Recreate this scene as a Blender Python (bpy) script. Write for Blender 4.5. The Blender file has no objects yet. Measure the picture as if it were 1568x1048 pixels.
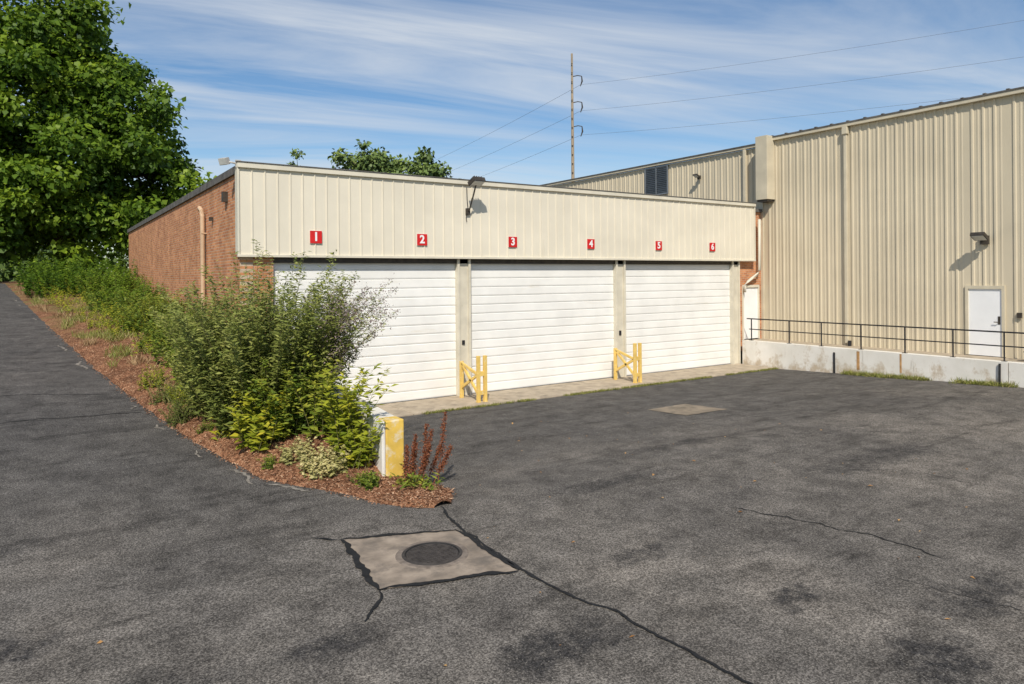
import bpy, math, random
import numpy as np
from mathutils import Vector, Matrix, noise as mnoise
random.seed(7)
S = bpy.context.scene
COL = S.collection

# ------------------------------------------------------------------ helpers
def obj_from(name, verts, faces, mats=None, midx=None, parent=None, smooth=False):
    me = bpy.data.meshes.new(name)
    me.from_pydata([tuple(v) for v in verts], [], faces)
    for m in (mats or []):
        me.materials.append(m)
    if midx is not None:
        me.polygons.foreach_set("material_index", midx)
    if smooth:
        me.polygons.foreach_set("use_smooth", [True]*len(me.polygons))
    me.update()
    o = bpy.data.objects.new(name, me)
    COL.objects.link(o)
    if parent: o.parent = parent
    return o

def empty(name, loc=(0,0,0)):
    e = bpy.data.objects.new(name, None)
    COL.objects.link(e)
    e.empty_display_size = .3
    return e

class MB:
    def __init__(s, *mats):
        s.v=[]; s.f=[]; s.mi=[]; s.mats=list(mats)
    def box(s,x0,x1,y0,y1,z0,z1,m=0):
        b=len(s.v)
        s.v+=[(x0,y0,z0),(x1,y0,z0),(x1,y1,z0),(x0,y1,z0),(x0,y0,z1),(x1,y0,z1),(x1,y1,z1),(x0,y1,z1)]
        for q in ((0,3,2,1),(4,5,6,7),(0,1,5,4),(1,2,6,5),(2,3,7,6),(3,0,4,7)):
            s.f.append(tuple(b+i for i in q)); s.mi.append(m)
    def obox(s,c,ax,ay,az,hx,hy,hz,m=0):
        c=Vector(c);ax=Vector(ax).normalized();ay=Vector(ay).normalized();az=Vector(az).normalized()
        b=len(s.v)
        for dz in(-1,1):
            for dx,dy in((-1,-1),(1,-1),(1,1),(-1,1)):
                s.v.append(tuple(c+ax*dx*hx+ay*dy*hy+az*dz*hz))
        for q in ((0,3,2,1),(4,5,6,7),(0,1,5,4),(1,2,6,5),(2,3,7,6),(3,0,4,7)):
            s.f.append(tuple(b+i for i in q)); s.mi.append(m)
    def tube(s,pts,rad,n=8,m=0,cap=True):
        pts=[Vector(p) for p in pts]
        if not hasattr(rad,'__len__'): rad=[rad]*len(pts)
        b=len(s.v)
        for i,p in enumerate(pts):
            t=(pts[min(i+1,len(pts)-1)]-pts[max(i-1,0)]).normalized()
            up=Vector((0,0,1)) if abs(t.z)<.9 else Vector((1,0,0))
            a=t.cross(up).normalized(); c=t.cross(a)
            for k in range(n):
                th=2*math.pi*k/n
                s.v.append(tuple(p+(a*math.cos(th)+c*math.sin(th))*rad[i]))
        for i in range(len(pts)-1):
            for k in range(n):
                k2=(k+1)%n
                s.f.append((b+i*n+k,b+i*n+k2,b+(i+1)*n+k2,b+(i+1)*n+k)); s.mi.append(m)
        if cap:
            s.f.append(tuple(b+k for k in range(n))[::-1]); s.mi.append(m)
            s.f.append(tuple(b+(len(pts)-1)*n+k for k in range(n))); s.mi.append(m)
    def profile(s,prof,c0,c1,fn,m=0):
        b=len(s.v)
        for p in prof:
            s.v.append(fn(p[0],p[1],c0)); s.v.append(fn(p[0],p[1],c1))
        for i in range(len(prof)-1):
            s.f.append((b+2*i,b+2*i+1,b+2*i+3,b+2*i+2)); s.mi.append(m)
    def build(s,name,parent=None,bevel=0,smooth=False):
        o=obj_from(name,s.v,s.f,s.mats,s.mi,parent,smooth)
        if bevel:
            bm=o.modifiers.new("bev","BEVEL"); bm.width=bevel; bm.segments=2; bm.limit_method='ANGLE'
        return o

# ------------------------------------------------------------------ materials
def newmat(name, rough=.7, metallic=0, spec=.3):
    m=bpy.data.materials.new(name); m.use_nodes=True
    nt=m.node_tree; p=nt.nodes["Principled BSDF"]
    p.inputs["Roughness"].default_value=rough
    p.inputs["Metallic"].default_value=metallic
    p.inputs["Specular IOR Level"].default_value=spec
    return m,nt,p
def N(nt,t,**kw):
    n=nt.nodes.new(t)
    for k,v in kw.items():
        if k in n.inputs: n.inputs[k].default_value=v
        else: setattr(n,k,v)
    return n
def tex(nt,kind='NOISE',scale=1,detail=4,rough=.55,vec=None,dist=0,mscale=None):
    tc=N(nt,'ShaderNodeTexCoord').outputs['Object'] if vec is None else vec
    if mscale:
        mp=N(nt,'ShaderNodeMapping'); mp.inputs['Scale'].default_value=mscale
        nt.links.new(tc,mp.inputs['Vector']); tc=mp.outputs['Vector']
    if kind=='NOISE':
        n=N(nt,'ShaderNodeTexNoise'); n.inputs['Scale'].default_value=scale
        n.inputs['Detail'].default_value=detail; n.inputs['Roughness'].default_value=rough
        n.inputs['Distortion'].default_value=dist
        nt.links.new(tc,n.inputs['Vector']); return n.outputs['Fac']
    n=N(nt,'ShaderNodeTexVoronoi'); n.inputs['Scale'].default_value=scale
    nt.links.new(tc,n.inputs['Vector']); return n
def ramp(nt,fac,stops,interp='LINEAR'):
    r=N(nt,'ShaderNodeValToRGB'); r.color_ramp.interpolation=interp
    e=r.color_ramp.elements
    while len(e)<len(stops): e.new(.5)
    for i,(p,c) in enumerate(stops):
        e[i].position=p
        if not hasattr(c,'__len__'): c=(c,c,c)
        e[i].color=(*c,1)
    nt.links.new(fac,r.inputs['Fac']); return r.outputs['Color']
def mix(nt,a,b,f,mode='MIX'):
    n=N(nt,'ShaderNodeMix'); n.data_type='RGBA'; n.blend_type=mode
    for idx,v in((6,a),(7,b),(0,f)):
        sock=n.inputs[idx]
        if hasattr(v,'is_output'): nt.links.new(v,sock)
        elif idx==0: sock.default_value=v
        else: sock.default_value=(*v,1)
    return n.outputs[2]
def math_(nt,op,a,b=None,c=None):
    n=N(nt,'ShaderNodeMath'); n.operation=op
    for i,v in enumerate((a,b,c)):
        if v is None: continue
        if hasattr(v,'is_output'): nt.links.new(v,n.inputs[i])
        else: n.inputs[i].default_value=v
    return n.outputs[0]
def bump(nt,p,h,strength=.3,dist=.01):
    b=N(nt,'ShaderNodeBump'); b.inputs['Strength'].default_value=strength; b.inputs['Distance'].default_value=dist
    nt.links.new(h,b.inputs['Height']); nt.links.new(b.outputs['Normal'],p.inputs['Normal'])

def simple(name,col,rough=.6,var=.12,scale=3,metallic=0,bumps=0,mscale=None,dirt=None,spec=.3):
    m,nt,p=newmat(name,rough,metallic,spec)
    n=tex(nt,scale=scale,detail=3,mscale=mscale)
    c2=tuple(c*(1-var*2) for c in col); c1=tuple(min(1,c*(1+var)) for c in col)
    c=ramp(nt,n,[(.3,c2),(.7,c1)])
    if dirt:
        d=tex(nt,scale=dirt[1],detail=5,rough=.7,mscale=dirt[3] if len(dirt)>3 else None)
        f=ramp(nt,d,[(dirt[2],0),(dirt[2]+.18,1)])
        c=mix(nt,c,dirt[0],f)
    nt.links.new(c,p.inputs['Base Color'])
    if bumps:
        bump(nt,p,tex(nt,scale=bumps,detail=3),.4,.004)
    return m

def N2rgb(nt,c):
    b=N(nt,'ShaderNodeRGBToBW'); nt.links.new(c,b.inputs[0]); return b.outputs[0]
def asphalt_mat():
    m,nt,p=newmat("asphalt",.92,0,.2)
    tc=N(nt,'ShaderNodeTexCoord'); ob=tc.outputs['Object']
    sep=N(nt,'ShaderNodeSeparateXYZ'); nt.links.new(ob,sep.inputs[0])
    big=tex(nt,scale=.33,detail=4,rough=.62,dist=.4)
    base=ramp(nt,big,[(.34,(.100,.091,.081)),(.5,(.134,.121,.105)),(.64,(.172,.153,.130))])
    fy=N(nt,'ShaderNodeMapRange'); fy.interpolation_type='SMOOTHSTEP'; nt.links.new(sep.outputs['Y'],fy.inputs['Value'])
    fy.inputs['From Min'].default_value=-12.0; fy.inputs['From Max'].default_value=-4
    fy.inputs['To Min'].default_value=0; fy.inputs['To Max'].default_value=.78
    base=mix(nt,base,(.076,.072,.068),fy.outputs[0])
    mid=tex(nt,scale=2.3,detail=6,rough=.75)
    base=mix(nt,base,ramp(nt,mid,[(.34,.62),(.5,.98),(.66,1.32)]),1,'MULTIPLY')
    st=tex(nt,scale=1.5,detail=5,rough=.7,mscale=(.35,1.8,1),dist=.3)
    base=mix(nt,base,ramp(nt,st,[(.54,1.),(.66,.50)]),.75,'MULTIPLY')
    wn=N(nt,'ShaderNodeTexNoise'); wn.inputs['Scale'].default_value=1.8; wn.inputs['Detail'].default_value=5; wn.inputs['Roughness'].default_value=.7
    nt.links.new(ob,wn.inputs['Vector'])
    wob=N(nt,'ShaderNodeVectorMath'); wob.operation='MULTIPLY_ADD'
    nt.links.new(wn.outputs['Color'],wob.inputs[0]); wob.inputs[1].default_value=(1.3,1.3,0); nt.links.new(ob,wob.inputs[2])
    tot=None
    for (x,y,rx,ry,s) in [(2.05,-13.2,.42,.22,.9),(2.1,-14.6,.6,.4,.95),(-1.85,-11.5,.6,.33,.85),(-.31,-12.7,.8,.33,.9),
                          (1.72,-11.6,.6,.22,.7),(7.9,-10.9,2.2,.45,.7),(-4.1,-10.1,.4,.3,.9),(3.2,-9.4,1.3,.28,.7),
                          (5.8,-8.2,2.2,.3,.6),(3.6,-14.2,.8,.4,.8),(-3.2,-11.6,.8,.5,.6)]:
        v=N(nt,'ShaderNodeVectorMath'); v.operation='SUBTRACT'; nt.links.new(wob.outputs[0],v.inputs[0]); v.inputs[1].default_value=(x+.65,y+.65,0)
        v2=N(nt,'ShaderNodeVectorMath'); v2.operation='MULTIPLY'; nt.links.new(v.outputs[0],v2.inputs[0]); v2.inputs[1].default_value=(1/rx,1/ry,0)
        l=N(nt,'ShaderNodeVectorMath'); l.operation='LENGTH'; nt.links.new(v2.outputs[0],l.inputs[0])
        mr=N(nt,'ShaderNodeMapRange'); mr.interpolation_type='SMOOTHSTEP'; nt.links.new(l.outputs['Value'],mr.inputs['Value'])
        mr.inputs['From Min'].default_value=.25; mr.inputs['From Max'].default_value=1.2
        mr.inputs['To Min'].default_value=s; mr.inputs['To Max'].default_value=0
        tot=mr.outputs[0] if tot is None else math_(nt,'MAXIMUM',tot,mr.outputs[0])
    brk=ramp(nt,tex(nt,scale=7,detail=5,rough=.75),[(.38,.3),(.54,1)])
    tot=math_(nt,'MULTIPLY',tot,brk)
    base=mix(nt,base,(.028,.027,.027),tot)
    sp=tex(nt,scale=58,detail=3,rough=.78)
    base=mix(nt,base,ramp(nt,sp,[(.36,.22),(.5,.90),(.61,2.1)]),.9,'MULTIPLY')
    vo=tex(nt,'VOR',scale=44)
    stone=ramp(nt,vo.outputs['Distance'],[(.0,1),(.30,0)])
    sel=ramp(nt,vo.outputs['Color'],[(.58,0),(.72,1)])
    f=math_(nt,'MULTIPLY',N2rgb(nt,stone),N2rgb(nt,sel))
    base=mix(nt,base,(.46,.42,.35),math_(nt,'MULTIPLY',f,.85))
    nt.links.new(base,p.inputs['Base Color'])
    bump(nt,p,sp,.6,.012)
    return m
M_asph=asphalt_mat()

def brick_mat(name,axis):
    m,nt,p=newmat(name,.85,0,.15)
    tc=N(nt,'ShaderNodeTexCoord'); sep=N(nt,'ShaderNodeSeparateXYZ'); nt.links.new(tc.outputs['Object'],sep.inputs[0])
    cb=N(nt,'ShaderNodeCombineXYZ'); nt.links.new(sep.outputs[axis],cb.inputs[0]); nt.links.new(sep.outputs['Z'],cb.inputs[1])
    b=N(nt,'ShaderNodeTexBrick'); nt.links.new(cb.outputs[0],b.inputs['Vector'])
    b.inputs['Scale'].default_value=1; b.inputs['Brick Width'].default_value=.215; b.inputs['Row Height'].default_value=.076
    b.inputs['Mortar Size'].default_value=.008; b.inputs['Mortar Smooth'].default_value=.2
    b.inputs['Color1'].default_value=(.62,.28,.13,1); b.inputs['Color2'].default_value=(.40,.145,.07,1)
    b.inputs['Mortar'].default_value=(.52,.40,.29,1); b.inputs['Bias'].default_value=-.15
    n=tex(nt,scale=1.3,detail=5,rough=.65)
    c=mix(nt,b.outputs['Color'],ramp(nt,n,[(.3,.72),(.7,1.2)]),1,'MULTIPLY')
    nt.links.new(c,p.inputs['Base Color'])
    inv=math_(nt,'SUBTRACT',1,b.outputs['Fac']); bump(nt,p,inv,.6,.008)
    return m
M_brickY=brick_mat("brick_side",'Y'); M_brickX=brick_mat("brick_front",'X')
M_cream=simple("cream_metal",(.75,.69,.56),.55,.04,.8,dirt=((.56,.48,.35),1.6,.66,(3,3,.25)))
M_creamtrim=simple("cream_trim",(.68,.63,.51),.6,.05,2)
M_tan=simple("tan_metal",(.61,.53,.385),.5,.05,.5,dirt=((.48,.405,.285),1.2,.62,(2,2,.2)))
M_tantrim=simple("tan_trim",(.61,.54,.40),.55,.06,2)
M_roof=simple("roof_grey",(.14,.13,.12),.8,.2,3)
M_post=simple("painted_post",(.66,.61,.49),.65,.08,2,dirt=((.38,.31,.22),3,.64))
M_door=simple("white_door_paint",(.86,.85,.81),.45,.04,1.2,dirt=((.70,.64,.52),1.5,.62,(.35,1,3)))
M_gro=simple("door_seal",(.07,.07,.07),.8,.1,3)
M_white=simple("white_paint",(.85,.85,.84),.45,.02,2)
M_red=simple("red_sign",(.62,.02,.02),.4,.05,3)
M_black=simple("black_metal",(.025,.025,.028),.5,.2,8)
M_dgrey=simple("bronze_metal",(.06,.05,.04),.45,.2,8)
M_lens=simple("lamp_lens",(.55,.55,.52),.15,.05,8)
M_yel=simple("yellow_paint",(.78,.54,.15),.6,.08,4,dirt=((.75,.66,.45),9,.56))
M_yelold=simple("worn_yellow_paint",(.74,.50,.10),.8,.1,4,dirt=((.72,.66,.52),5,.50),bumps=30)
M_conc=simple("concrete",(.42,.35,.26),.9,.12,3,dirt=((.20,.17,.13),2.2,.54),bumps=60)
M_pad=simple("concrete_pad",(.32,.26,.20),.9,.2,4,dirt=((.16,.135,.11),3,.48),bumps=70)
def wall_paint():
    m,nt,p=newmat("painted_concrete",.85,0,.2)
    c=ramp(nt,tex(nt,scale=1.5,detail=4),[(.3,(.68,.65,.58)),(.7,(.80,.77,.71))])
    sep=N(nt,'ShaderNodeSeparateXYZ'); nt.links.new(N(nt,'ShaderNodeTexCoord').outputs['Object'],sep.inputs[0])
    mr=N(nt,'ShaderNodeMapRange'); nt.links.new(sep.outputs['Z'],mr.inputs['Value'])
    mr.inputs['From Min'].default_value=.1; mr.inputs['From Max'].default_value=.75; mr.inputs['To Min'].default_value=.14; mr.inputs['To Max'].default_value=-.02
    n=tex(nt,scale=2.3,detail=6,rough=.72,mscale=(1,1,.7))
    f=ramp(nt,math_(nt,'ADD',n,mr.outputs[0]),[(.55,0),(.69,.8)])
    c=mix(nt,c,(.46,.36,.24),f)
    n2=tex(nt,scale=3,detail=4,rough=.7,mscale=(2,2,.2)); c=mix(nt,c,(.38,.33,.27),ramp(nt,n2,[(.6,0),(.75,.7)]))
    nt.links.new(c,p.inputs['Base Color']); bump(nt,p,tex(nt,scale=25,detail=3),.4,.005); return m
M_wallw=wall_paint()
M_tar=simple("crack_sealant",(.018,.018,.018),.8,.2,10)
M_iron=simple("cast_iron",(.060,.052,.046),.75,.2,14,bumps=60)
M_ringc=simple("manhole_collar",(.22,.18,.145),.9,.2,12,bumps=60)
M_pipe=simple("tan_pipe",(.60,.42,.27),.5,.08,3)
M_rust=simple("rust_stain",(.52,.30,.13),.8,.2,6)
M_wood=simple("pole_wood",(.38,.30,.21),.9,.15,3,mscale=(4,4,.3))
M_bark=simple("bark",(.10,.075,.05),.95,.25,5,bumps=12,mscale=(2,2,.5))
M_stem=simple("green_stem",(.16,.15,.06),.8,.2,5)
M_wire=simple("wire",(.14,.15,.17),.6,.1,5)
M_mud=simple("dry_silt",(.26,.235,.20),.95,.25,9,bumps=60)
M_louv=simple("louver_metal",(.17,.19,.21),.45,.1,4)

def mulch_mat():
    m,nt,p=newmat("mulch",.95,0,.1)
    v=tex(nt,'VOR',scale=38)
    c=ramp(nt,v.outputs['Color'],[(.1,(.12,.055,.03)),(.5,(.30,.14,.075)),(.9,(.50,.28,.16))])
    n=tex(nt,scale=2.2,detail=5)
    c=mix(nt,c,ramp(nt,n,[(.3,.55),(.7,1.25)]),1,'MULTIPLY')
    g=tex(nt,scale=1.1,detail=5)
    sep=N(nt,'ShaderNodeSeparateXYZ'); nt.links.new(N(nt,'ShaderNodeTexCoord').outputs['Object'],sep.inputs[0])
    mr=N(nt,'ShaderNodeMapRange'); nt.links.new(sep.outputs['Y'],mr.inputs['Value'])
    mr.inputs['From Min'].default_value=5; mr.inputs['From Max'].default_value=18
    f=math_(nt,'MULTIPLY',mr.outputs[0],N2rgb(nt,ramp(nt,g,[(.45,.0),(.62,.9)])))
    c=mix(nt,c,(.20,.18,.07),f)
    nt.links.new(c,p.inputs['Base Color']); bump(nt,p,v.outputs['Distance'],1,.03)
    return m
M_mulch=mulch_mat()
M_grass=simple("grass",(.09,.12,.035),.95,.3,2,bumps=10)

def leafmat(name,stops,trans=.3,rough=.5):
    m=bpy.data.materials.new(name); m.use_nodes=True; nt=m.node_tree
    p=nt.nodes["Principled BSDF"]; p.inputs['Roughness'].default_value=rough; p.inputs['Specular IOR Level'].default_value=.25
    a=N(nt,'ShaderNodeAttribute'); a.attribute_name="tint"
    c=ramp(nt,a.outputs['Fac'],stops)
    nt.links.new(c,p.inputs['Base Color'])
    if trans<=0: return m
    t=N(nt,'ShaderNodeBsdfTranslucent'); nt.links.new(c,t.inputs['Color'])
    ms=N(nt,'ShaderNodeMixShader'); ms.inputs[0].default_value=trans
    nt.links.new(p.outputs[0],ms.inputs[1]); nt.links.new(t.outputs[0],ms.inputs[2])
    nt.links.new(ms.outputs[0],nt.nodes['Material Output'].inputs[0]); return m
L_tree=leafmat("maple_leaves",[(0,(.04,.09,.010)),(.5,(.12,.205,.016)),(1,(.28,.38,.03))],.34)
L_far=leafmat("far_leaves",[(0,(.06,.10,.03)),(.5,(.13,.19,.045)),(1,(.22,.28,.07))],0)
L_shrub=leafmat("shrub_leaves",[(0,(.09,.125,.03)),(.5,(.225,.265,.06)),(1,(.46,.46,.14))])
L_weed=leafmat("weed_leaves",[(0,(.06,.115,.018)),(.5,(.165,.235,.03)),(1,(.38,.38,.05))])
L_yel=leafmat("yellowgreen_leaves",[(0,(.16,.22,.02)),(.5,(.38,.40,.035)),(1,(.62,.52,.05))])
L_ivy=leafmat("variegated_leaves",[(0,(.13,.17,.05)),(.5,(.42,.40,.15)),(1,(.68,.58,.28))])
L_dry=leafmat("dry_leaves",[(0,(.16,.07,.02)),(.5,(.38,.20,.07)),(1,(.58,.36,.14))],0)
L_purple=leafmat("seed_heads",[(0,(.12,.085,.09)),(.5,(.26,.19,.18)),(1,(.42,.34,.30))],0)
L_rust=leafmat("dock_seed",[(0,(.10,.025,.012)),(.5,(.22,.07,.03)),(1,(.38,.16,.07))],0)
L_grass=leafmat("grass_blades",[(0,(.09,.12,.02)),(.5,(.22,.24,.05)),(1,(.46,.36,.17))],0)
L_chip=leafmat("bark_chips",[(0,(.14,.06,.03)),(.5,(.36,.18,.10)),(1,(.62,.42,.27))],0,.9)
L_drystem=leafmat("dry_stalks",[(0,(.16,.09,.04)),(.5,(.34,.22,.11)),(1,(.52,.38,.22))],0,.9)

# ------------------------------------------------------------------ ground heights
def smooth(t): t=max(0,min(1,t)); return t*t*(3-2*t)
def lot_z(y): return .3*max(0,min(1,(-y-1)/8))
def road_z(y): return max(.3,min(3.3,.3+.08*(y+9)))
def gz(x,y):
    if x>=.5: return lot_z(y)
    if x<=-.4: return road_z(y)
    t=smooth((x+.4)/.9); return road_z(y)*(1-t)+lot_z(y)*t
EY=[-8.9,-8.3,-7.65,-6.78,-4.6,-1.75,2.45,12.7,30.5,60]
EX=[.50,-.17,-.58,-1.26,-1.76,-2.23,-2.8,-3.94,-5.8,-8.5]
def xe(y): return float(np.interp(y,EY,EX))
TY=[-9,-8.1,-7.5,-6.8,-6,-4,0,5,16,25,30,60]; TZ=[.33,.36,.46,.72,1.0,1.22,1.6,2.05,2.6,3.05,3.4,3.6]
def xr(y): return float(np.interp(y,[-8.9,-8.3,-7.75,-7.5,-7.35],[.72,1.1,1.05,.8,.45]))
def bz(x,y):
    a=xe(y)+.06*mnoise.noise(Vector((y*1.7,3,1))); b=xr(y)
    s=max(0,min(1,(x-a)/max(.05,(b-a))))
    z0=gz(a,y) if y>-8.3 else gz(x,y)
    z1=float(np.interp(y,TY,TZ))
    if y<-7.5: z0=gz(x,y); z1=max(min(z1,z0+.15),z0+.05)
    t=s**.8 if s>0 else 0
    z=z0+(z1-z0)*t
    if y<-7.5: z=z0+(z1-z0)*math.sin(math.pi*min(1,max(0,s)))
    if s>0.02: z+=.015+.05*mnoise.noise(Vector((x*1.5,y*1.5,0)))*min(1,s*5)*(1 if y>-7.5 else .3)+.02*mnoise.noise(Vector((x*6,y*6,4)))
    return z

xs=[-1500,-300,-60,-12,-.4,.5,18.2,60,300,1500]; ys=[-1500,-300,-60,-9,-1,28.5,60,300,1500]
v=[(x,y,gz(x,y)-.06) for y in ys for x in xs]
f=[(j*len(xs)+i,j*len(xs)+i+1,(j+1)*len(xs)+i+1,(j+1)*len(xs)+i) for j in range(len(ys)-1) for i in range(len(xs)-1)]
obj_from("ground",v,f,[M_grass])
xs=list(np.arange(-12,18.51,.3))
xs=[x for x in xs if not -.5<x<.6]+[-.4,-.3,-.2,-.1,0,.1,.2,.3,.4,.5]; xs.sort()
ys=list(np.arange(-45,46,.5))
v=[(x,y,gz(x,y)) for y in ys for x in xs]
f=[(j*len(xs)+i,j*len(xs)+i+1,(j+1)*len(xs)+i+1,(j+1)*len(xs)+i) for j in range(len(ys)-1) for i in range(len(xs)-1)]
obj_from("asphalt_pavement",v,f,[M_asph],smooth=True)

rows=list(np.arange(-8.88,45,.12)); NC=28
v=[];f=[]
for y in rows:
    a=xe(y)+.06*mnoise.noise(Vector((y*1.7,3,1))); b=xr(y)
    if y<-7.3: b+=.10*mnoise.noise(Vector((y*4,9,1)))
    if b-a<.05: a=b-.05
    for i in range(NC):
        x=a+(b-a)*i/(NC-1); z=bz(x,y)+(.006 if i>0 else -.02)
        if i==NC-1 and y<-7.35: z=gz(x,y)-.02
        v.append((x,y,z))
for j in range(len(rows)-1):
    for i in range(NC-1):
        f.append((j*NC+i,j*NC+i+1,(j+1)*NC+i+1,(j+1)*NC+i))
obj_from("mulch_bank",v,f,[M_mulch],smooth=True)

def ribbon(name,polys,mat,dz=.008,amp=.03):
    v=[];f=[]
    for pts,w in polys:
        P=[]
        for (a,b) in zip(pts[:-1],pts[1:]):
            L=math.dist(a,b); n=max(2,int(L/.05))
            for k in range(n):
                P.append((a[0]+(b[0]-a[0])*k/n,a[1]+(b[1]-a[1])*k/n))
        P.append(pts[-1])
        n0=len(v)
        for i,p in enumerate(P):
            q=P[min(i+1,len(P)-1)]; o=P[max(i-1,0)]
            tx,ty=q[0]-o[0],q[1]-o[1]; l=math.hypot(tx,ty) or 1; nx,ny=-ty/l,tx/l
            off=amp*mnoise.noise(Vector((p[0]*3,p[1]*3,1)))+amp*.5*mnoise.noise(Vector((p[0]*11,p[1]*11,1)))
            ww=w*(.45+1.0*abs(mnoise.noise(Vector((p[0]*5,p[1]*5,9))))+.7*abs(mnoise.noise(Vector((p[0]*17,p[1]*17,9)))))*min(1,.25+min(i,len(P)-1-i)*.15)
            for s_ in(-1,1):
                x=p[0]+nx*(off+s_*ww/2); y=p[1]+ny*(off+s_*ww/2)
                v.append((x,y,gz(x,y)+dz))
        for i in range(len(P)-1):
            f.append((n0+2*i,n0+2*i+1,n0+2*i+3,n0+2*i+2))
    return obj_from(name,v,f,[mat])
c1,c2,c3,c4=(-.97,-9.30),(.32,-9.79),(.25,-11.22),(-1.14,-10.81)
ribbon("sealed_cracks",[
 ([(.55,-8.9),(.40,-9.5),(.34,-10.3),(.28,-11.33),(.33,-11.96),(.44,-12.42),(.49,-13.03),(.54,-13.92),(.6,-17)],.040),
 ([c1,c2],.07),([c2,c3],.08),([c3,c4],.09),([c4,c1],.10),([c4,(-1.22,-11.0),(-1.5,-11.35)],.05),([c1,(-1.25,-9.05)],.05)],M_tar,.014,.05)
ribbon("asphalt_cracks",[
 ([(3.7,-11.14),(3.97,-11.9),(4.15,-12.4),(4.26,-12.9),(4.24,-13.7)],.022),
 ([(-2.3,-2.1),(-3.4,-1.95),(-4.6,-1.8),(-8,-1.6)],.035),
 ([(-2.6,-.3),(-4.2,0.4),(-5.5,.5)],.025),([(-3.2,5.5),(-5.0,5.9),(-7,5.8)],.03),
 ([(3.31,-13.56),(3.45,-14.1),(3.62,-14.9)],.012),
 ([(9.6,-6.2),(11.2,-8.0),(13.4,-8.6),(15.5,-10)],.018),
 ([(7,-8.5),(9.2,-9.4),(11,-11)],.016),
 ([(6.0,-10.6),(7.4,-11.6),(7.6,-13)],.012),
 ([(12.2,-3.0),(14,-6.1),(17.6,-7.2)],.018)],M_tar,.008,.10)
pl=[]
yy=-7.6
while yy<20:
    L=random.uniform(.25,1.3)
    if random.random()<.45:
        pl.append(([(xe(t)-.12-random.uniform(0,.10),t) for t in (yy,yy+L*.5,yy+L)],random.uniform(.04,.12)))
    yy+=L+random.uniform(.05,.9)
ribbon("silt_along_edge",pl,M_mud,.010,.12)

def quad_grid(name,c,mat,dz,n=14):
    v=[];f=[]
    for j in range(n+1):
        for i in range(n+1):
            s,t=i/n,j/n
            x=(c[0][0]*(1-s)+c[1][0]*s)*(1-t)+(c[3][0]*(1-s)+c[2][0]*s)*t
            y=(c[0][1]*(1-s)+c[1][1]*s)*(1-t)+(c[3][1]*(1-s)+c[2][1]*s)*t
            if i in(0,n) or j in(0,n):
                x+=.05*mnoise.noise(Vector((x*5,y*5,2))); y+=.05*mnoise.noise(Vector((x*5,y*5,7)))
            v.append((x,y,gz(x,y)+dz))
    for j in range(n):
        for i in range(n): f.append((j*(n+1)+i,j*(n+1)+i+1,(j+1)*(n+1)+i+1,(j+1)*(n+1)+i))
    return obj_from(name,v,f,[mat])
quad_grid("concrete_pad",[c1,c2,c3,c4],M_pad,.008)
quad_grid("concrete_pad",[(8.3,-5.0),(9.6,-5.0),(9.7,-6.25),(8.35,-6.2)],simple("concrete_patch",(.27,.22,.16),.9,.15,3,dirt=((.14,.12,.09),2.5,.5),bumps=60),.010)
mx,my=-.29,-10.31; mz=gz(mx,my)
mh=empty("manhole_cover")
def ring(m,r0,r1,z0,z1,n=48,mi=0):
    b=len(m.v)
    for k in range(n):
        a=2*math.pi*k/n; m.v.append((mx+r0*math.cos(a),my+r0*math.sin(a),z0)); m.v.append((mx+r1*math.cos(a),my+r1*math.sin(a),z1))
    for k in range(n):
        k2=(k+1)%n; m.f.append((b+2*k,b+2*k+1,b+2*k2+1,b+2*k2)); m.mi.append(mi)
m=MB(M_iron,M_tar,M_ringc)
ring(m,.41,.39,mz+.007,mz+.018,mi=2); ring(m,.39,.34,mz+.018,mz+.019,mi=2); ring(m,.34,.33,mz+.019,mz+.024); ring(m,.33,.305,mz+.024,mz+.024); ring(m,.305,.295,mz+.024,mz+.012,mi=1)
ring(m,.295,.285,mz+.012,mz+.020); ring(m,.285,.0,mz+.020,mz+.023)
m.build("rim_and_lid",mh)
m=MB(M_iron)
for i in range(-5,6):
    for j in range(-5,6):
        x,y=i*.05,j*.05
        if math.hypot(x,y)<.265: m.box(mx+x-.013,mx+x+.013,my+y-.013,my+y+.013,mz+.018,mz+.0265)
m.build("lid_studs",mh)

# ------------------------------------------------------------------ dock building
B=empty("dock_building")
m=MB(M_brickY); m.box(0,.3,.0,25,-.5,5.92); m.build("brick_side_wall",B)
m=MB(M_brickX); m.box(.302,.78,.02,.3,-.3,3.98); m.box(18.12,18.38,.10,.4,.5,5.9); m.box(19.4,19.6,.10,.4,.5,5.9); m.box(18.38,19.4,.10,.4,3.02,5.9)
m.build("brick_piers",B)
m=MB(M_roof); m.box(.3,19.58,.0,25,5.86,5.97); m.box(-.06,.32,.1,25.06,5.923,6.10); m.box(.32,18.9,.05,.3,5.972,6.09)
m.build("roof",B)
m=MB(M_roof); m.box(.78,18.1,.45,.6,0,5.85); m.box(0.3,19.55,24.7,24.99,-.5,5.85); m.build("inner_wall",B)
prof=[]; x=-.02; X1=18.86
while x<X1-.302:
    prof+=[(x,-.10),(x+.268,-.10),(x+.274,-.122),(x+.296,-.122)]; x+=.302
prof.append((x,-.10)); prof.append((X1,-.10))
m=MB(M_cream); m.profile(prof,3.99,6.03,lambda a,b,c:(a,b,c)); m.build("fascia_panels",B)
m=MB(M_creamtrim,M_roof)
m.box(-.07,18.92,-.17,-.02,6.03,6.15); m.box(-.07,18.92,-.15,-.05,3.93,3.992)
m.box(-.09,18.94,-.19,-.015,6.152,6.175,1)
m.box(-.07,-.022,-.13,.12,3.992,6.03); m.box(18.862,18.92,-.14,.1,3.992,6.03)
m.box(.0,18.86,-.048,.10,3.935,3.97)
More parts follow.
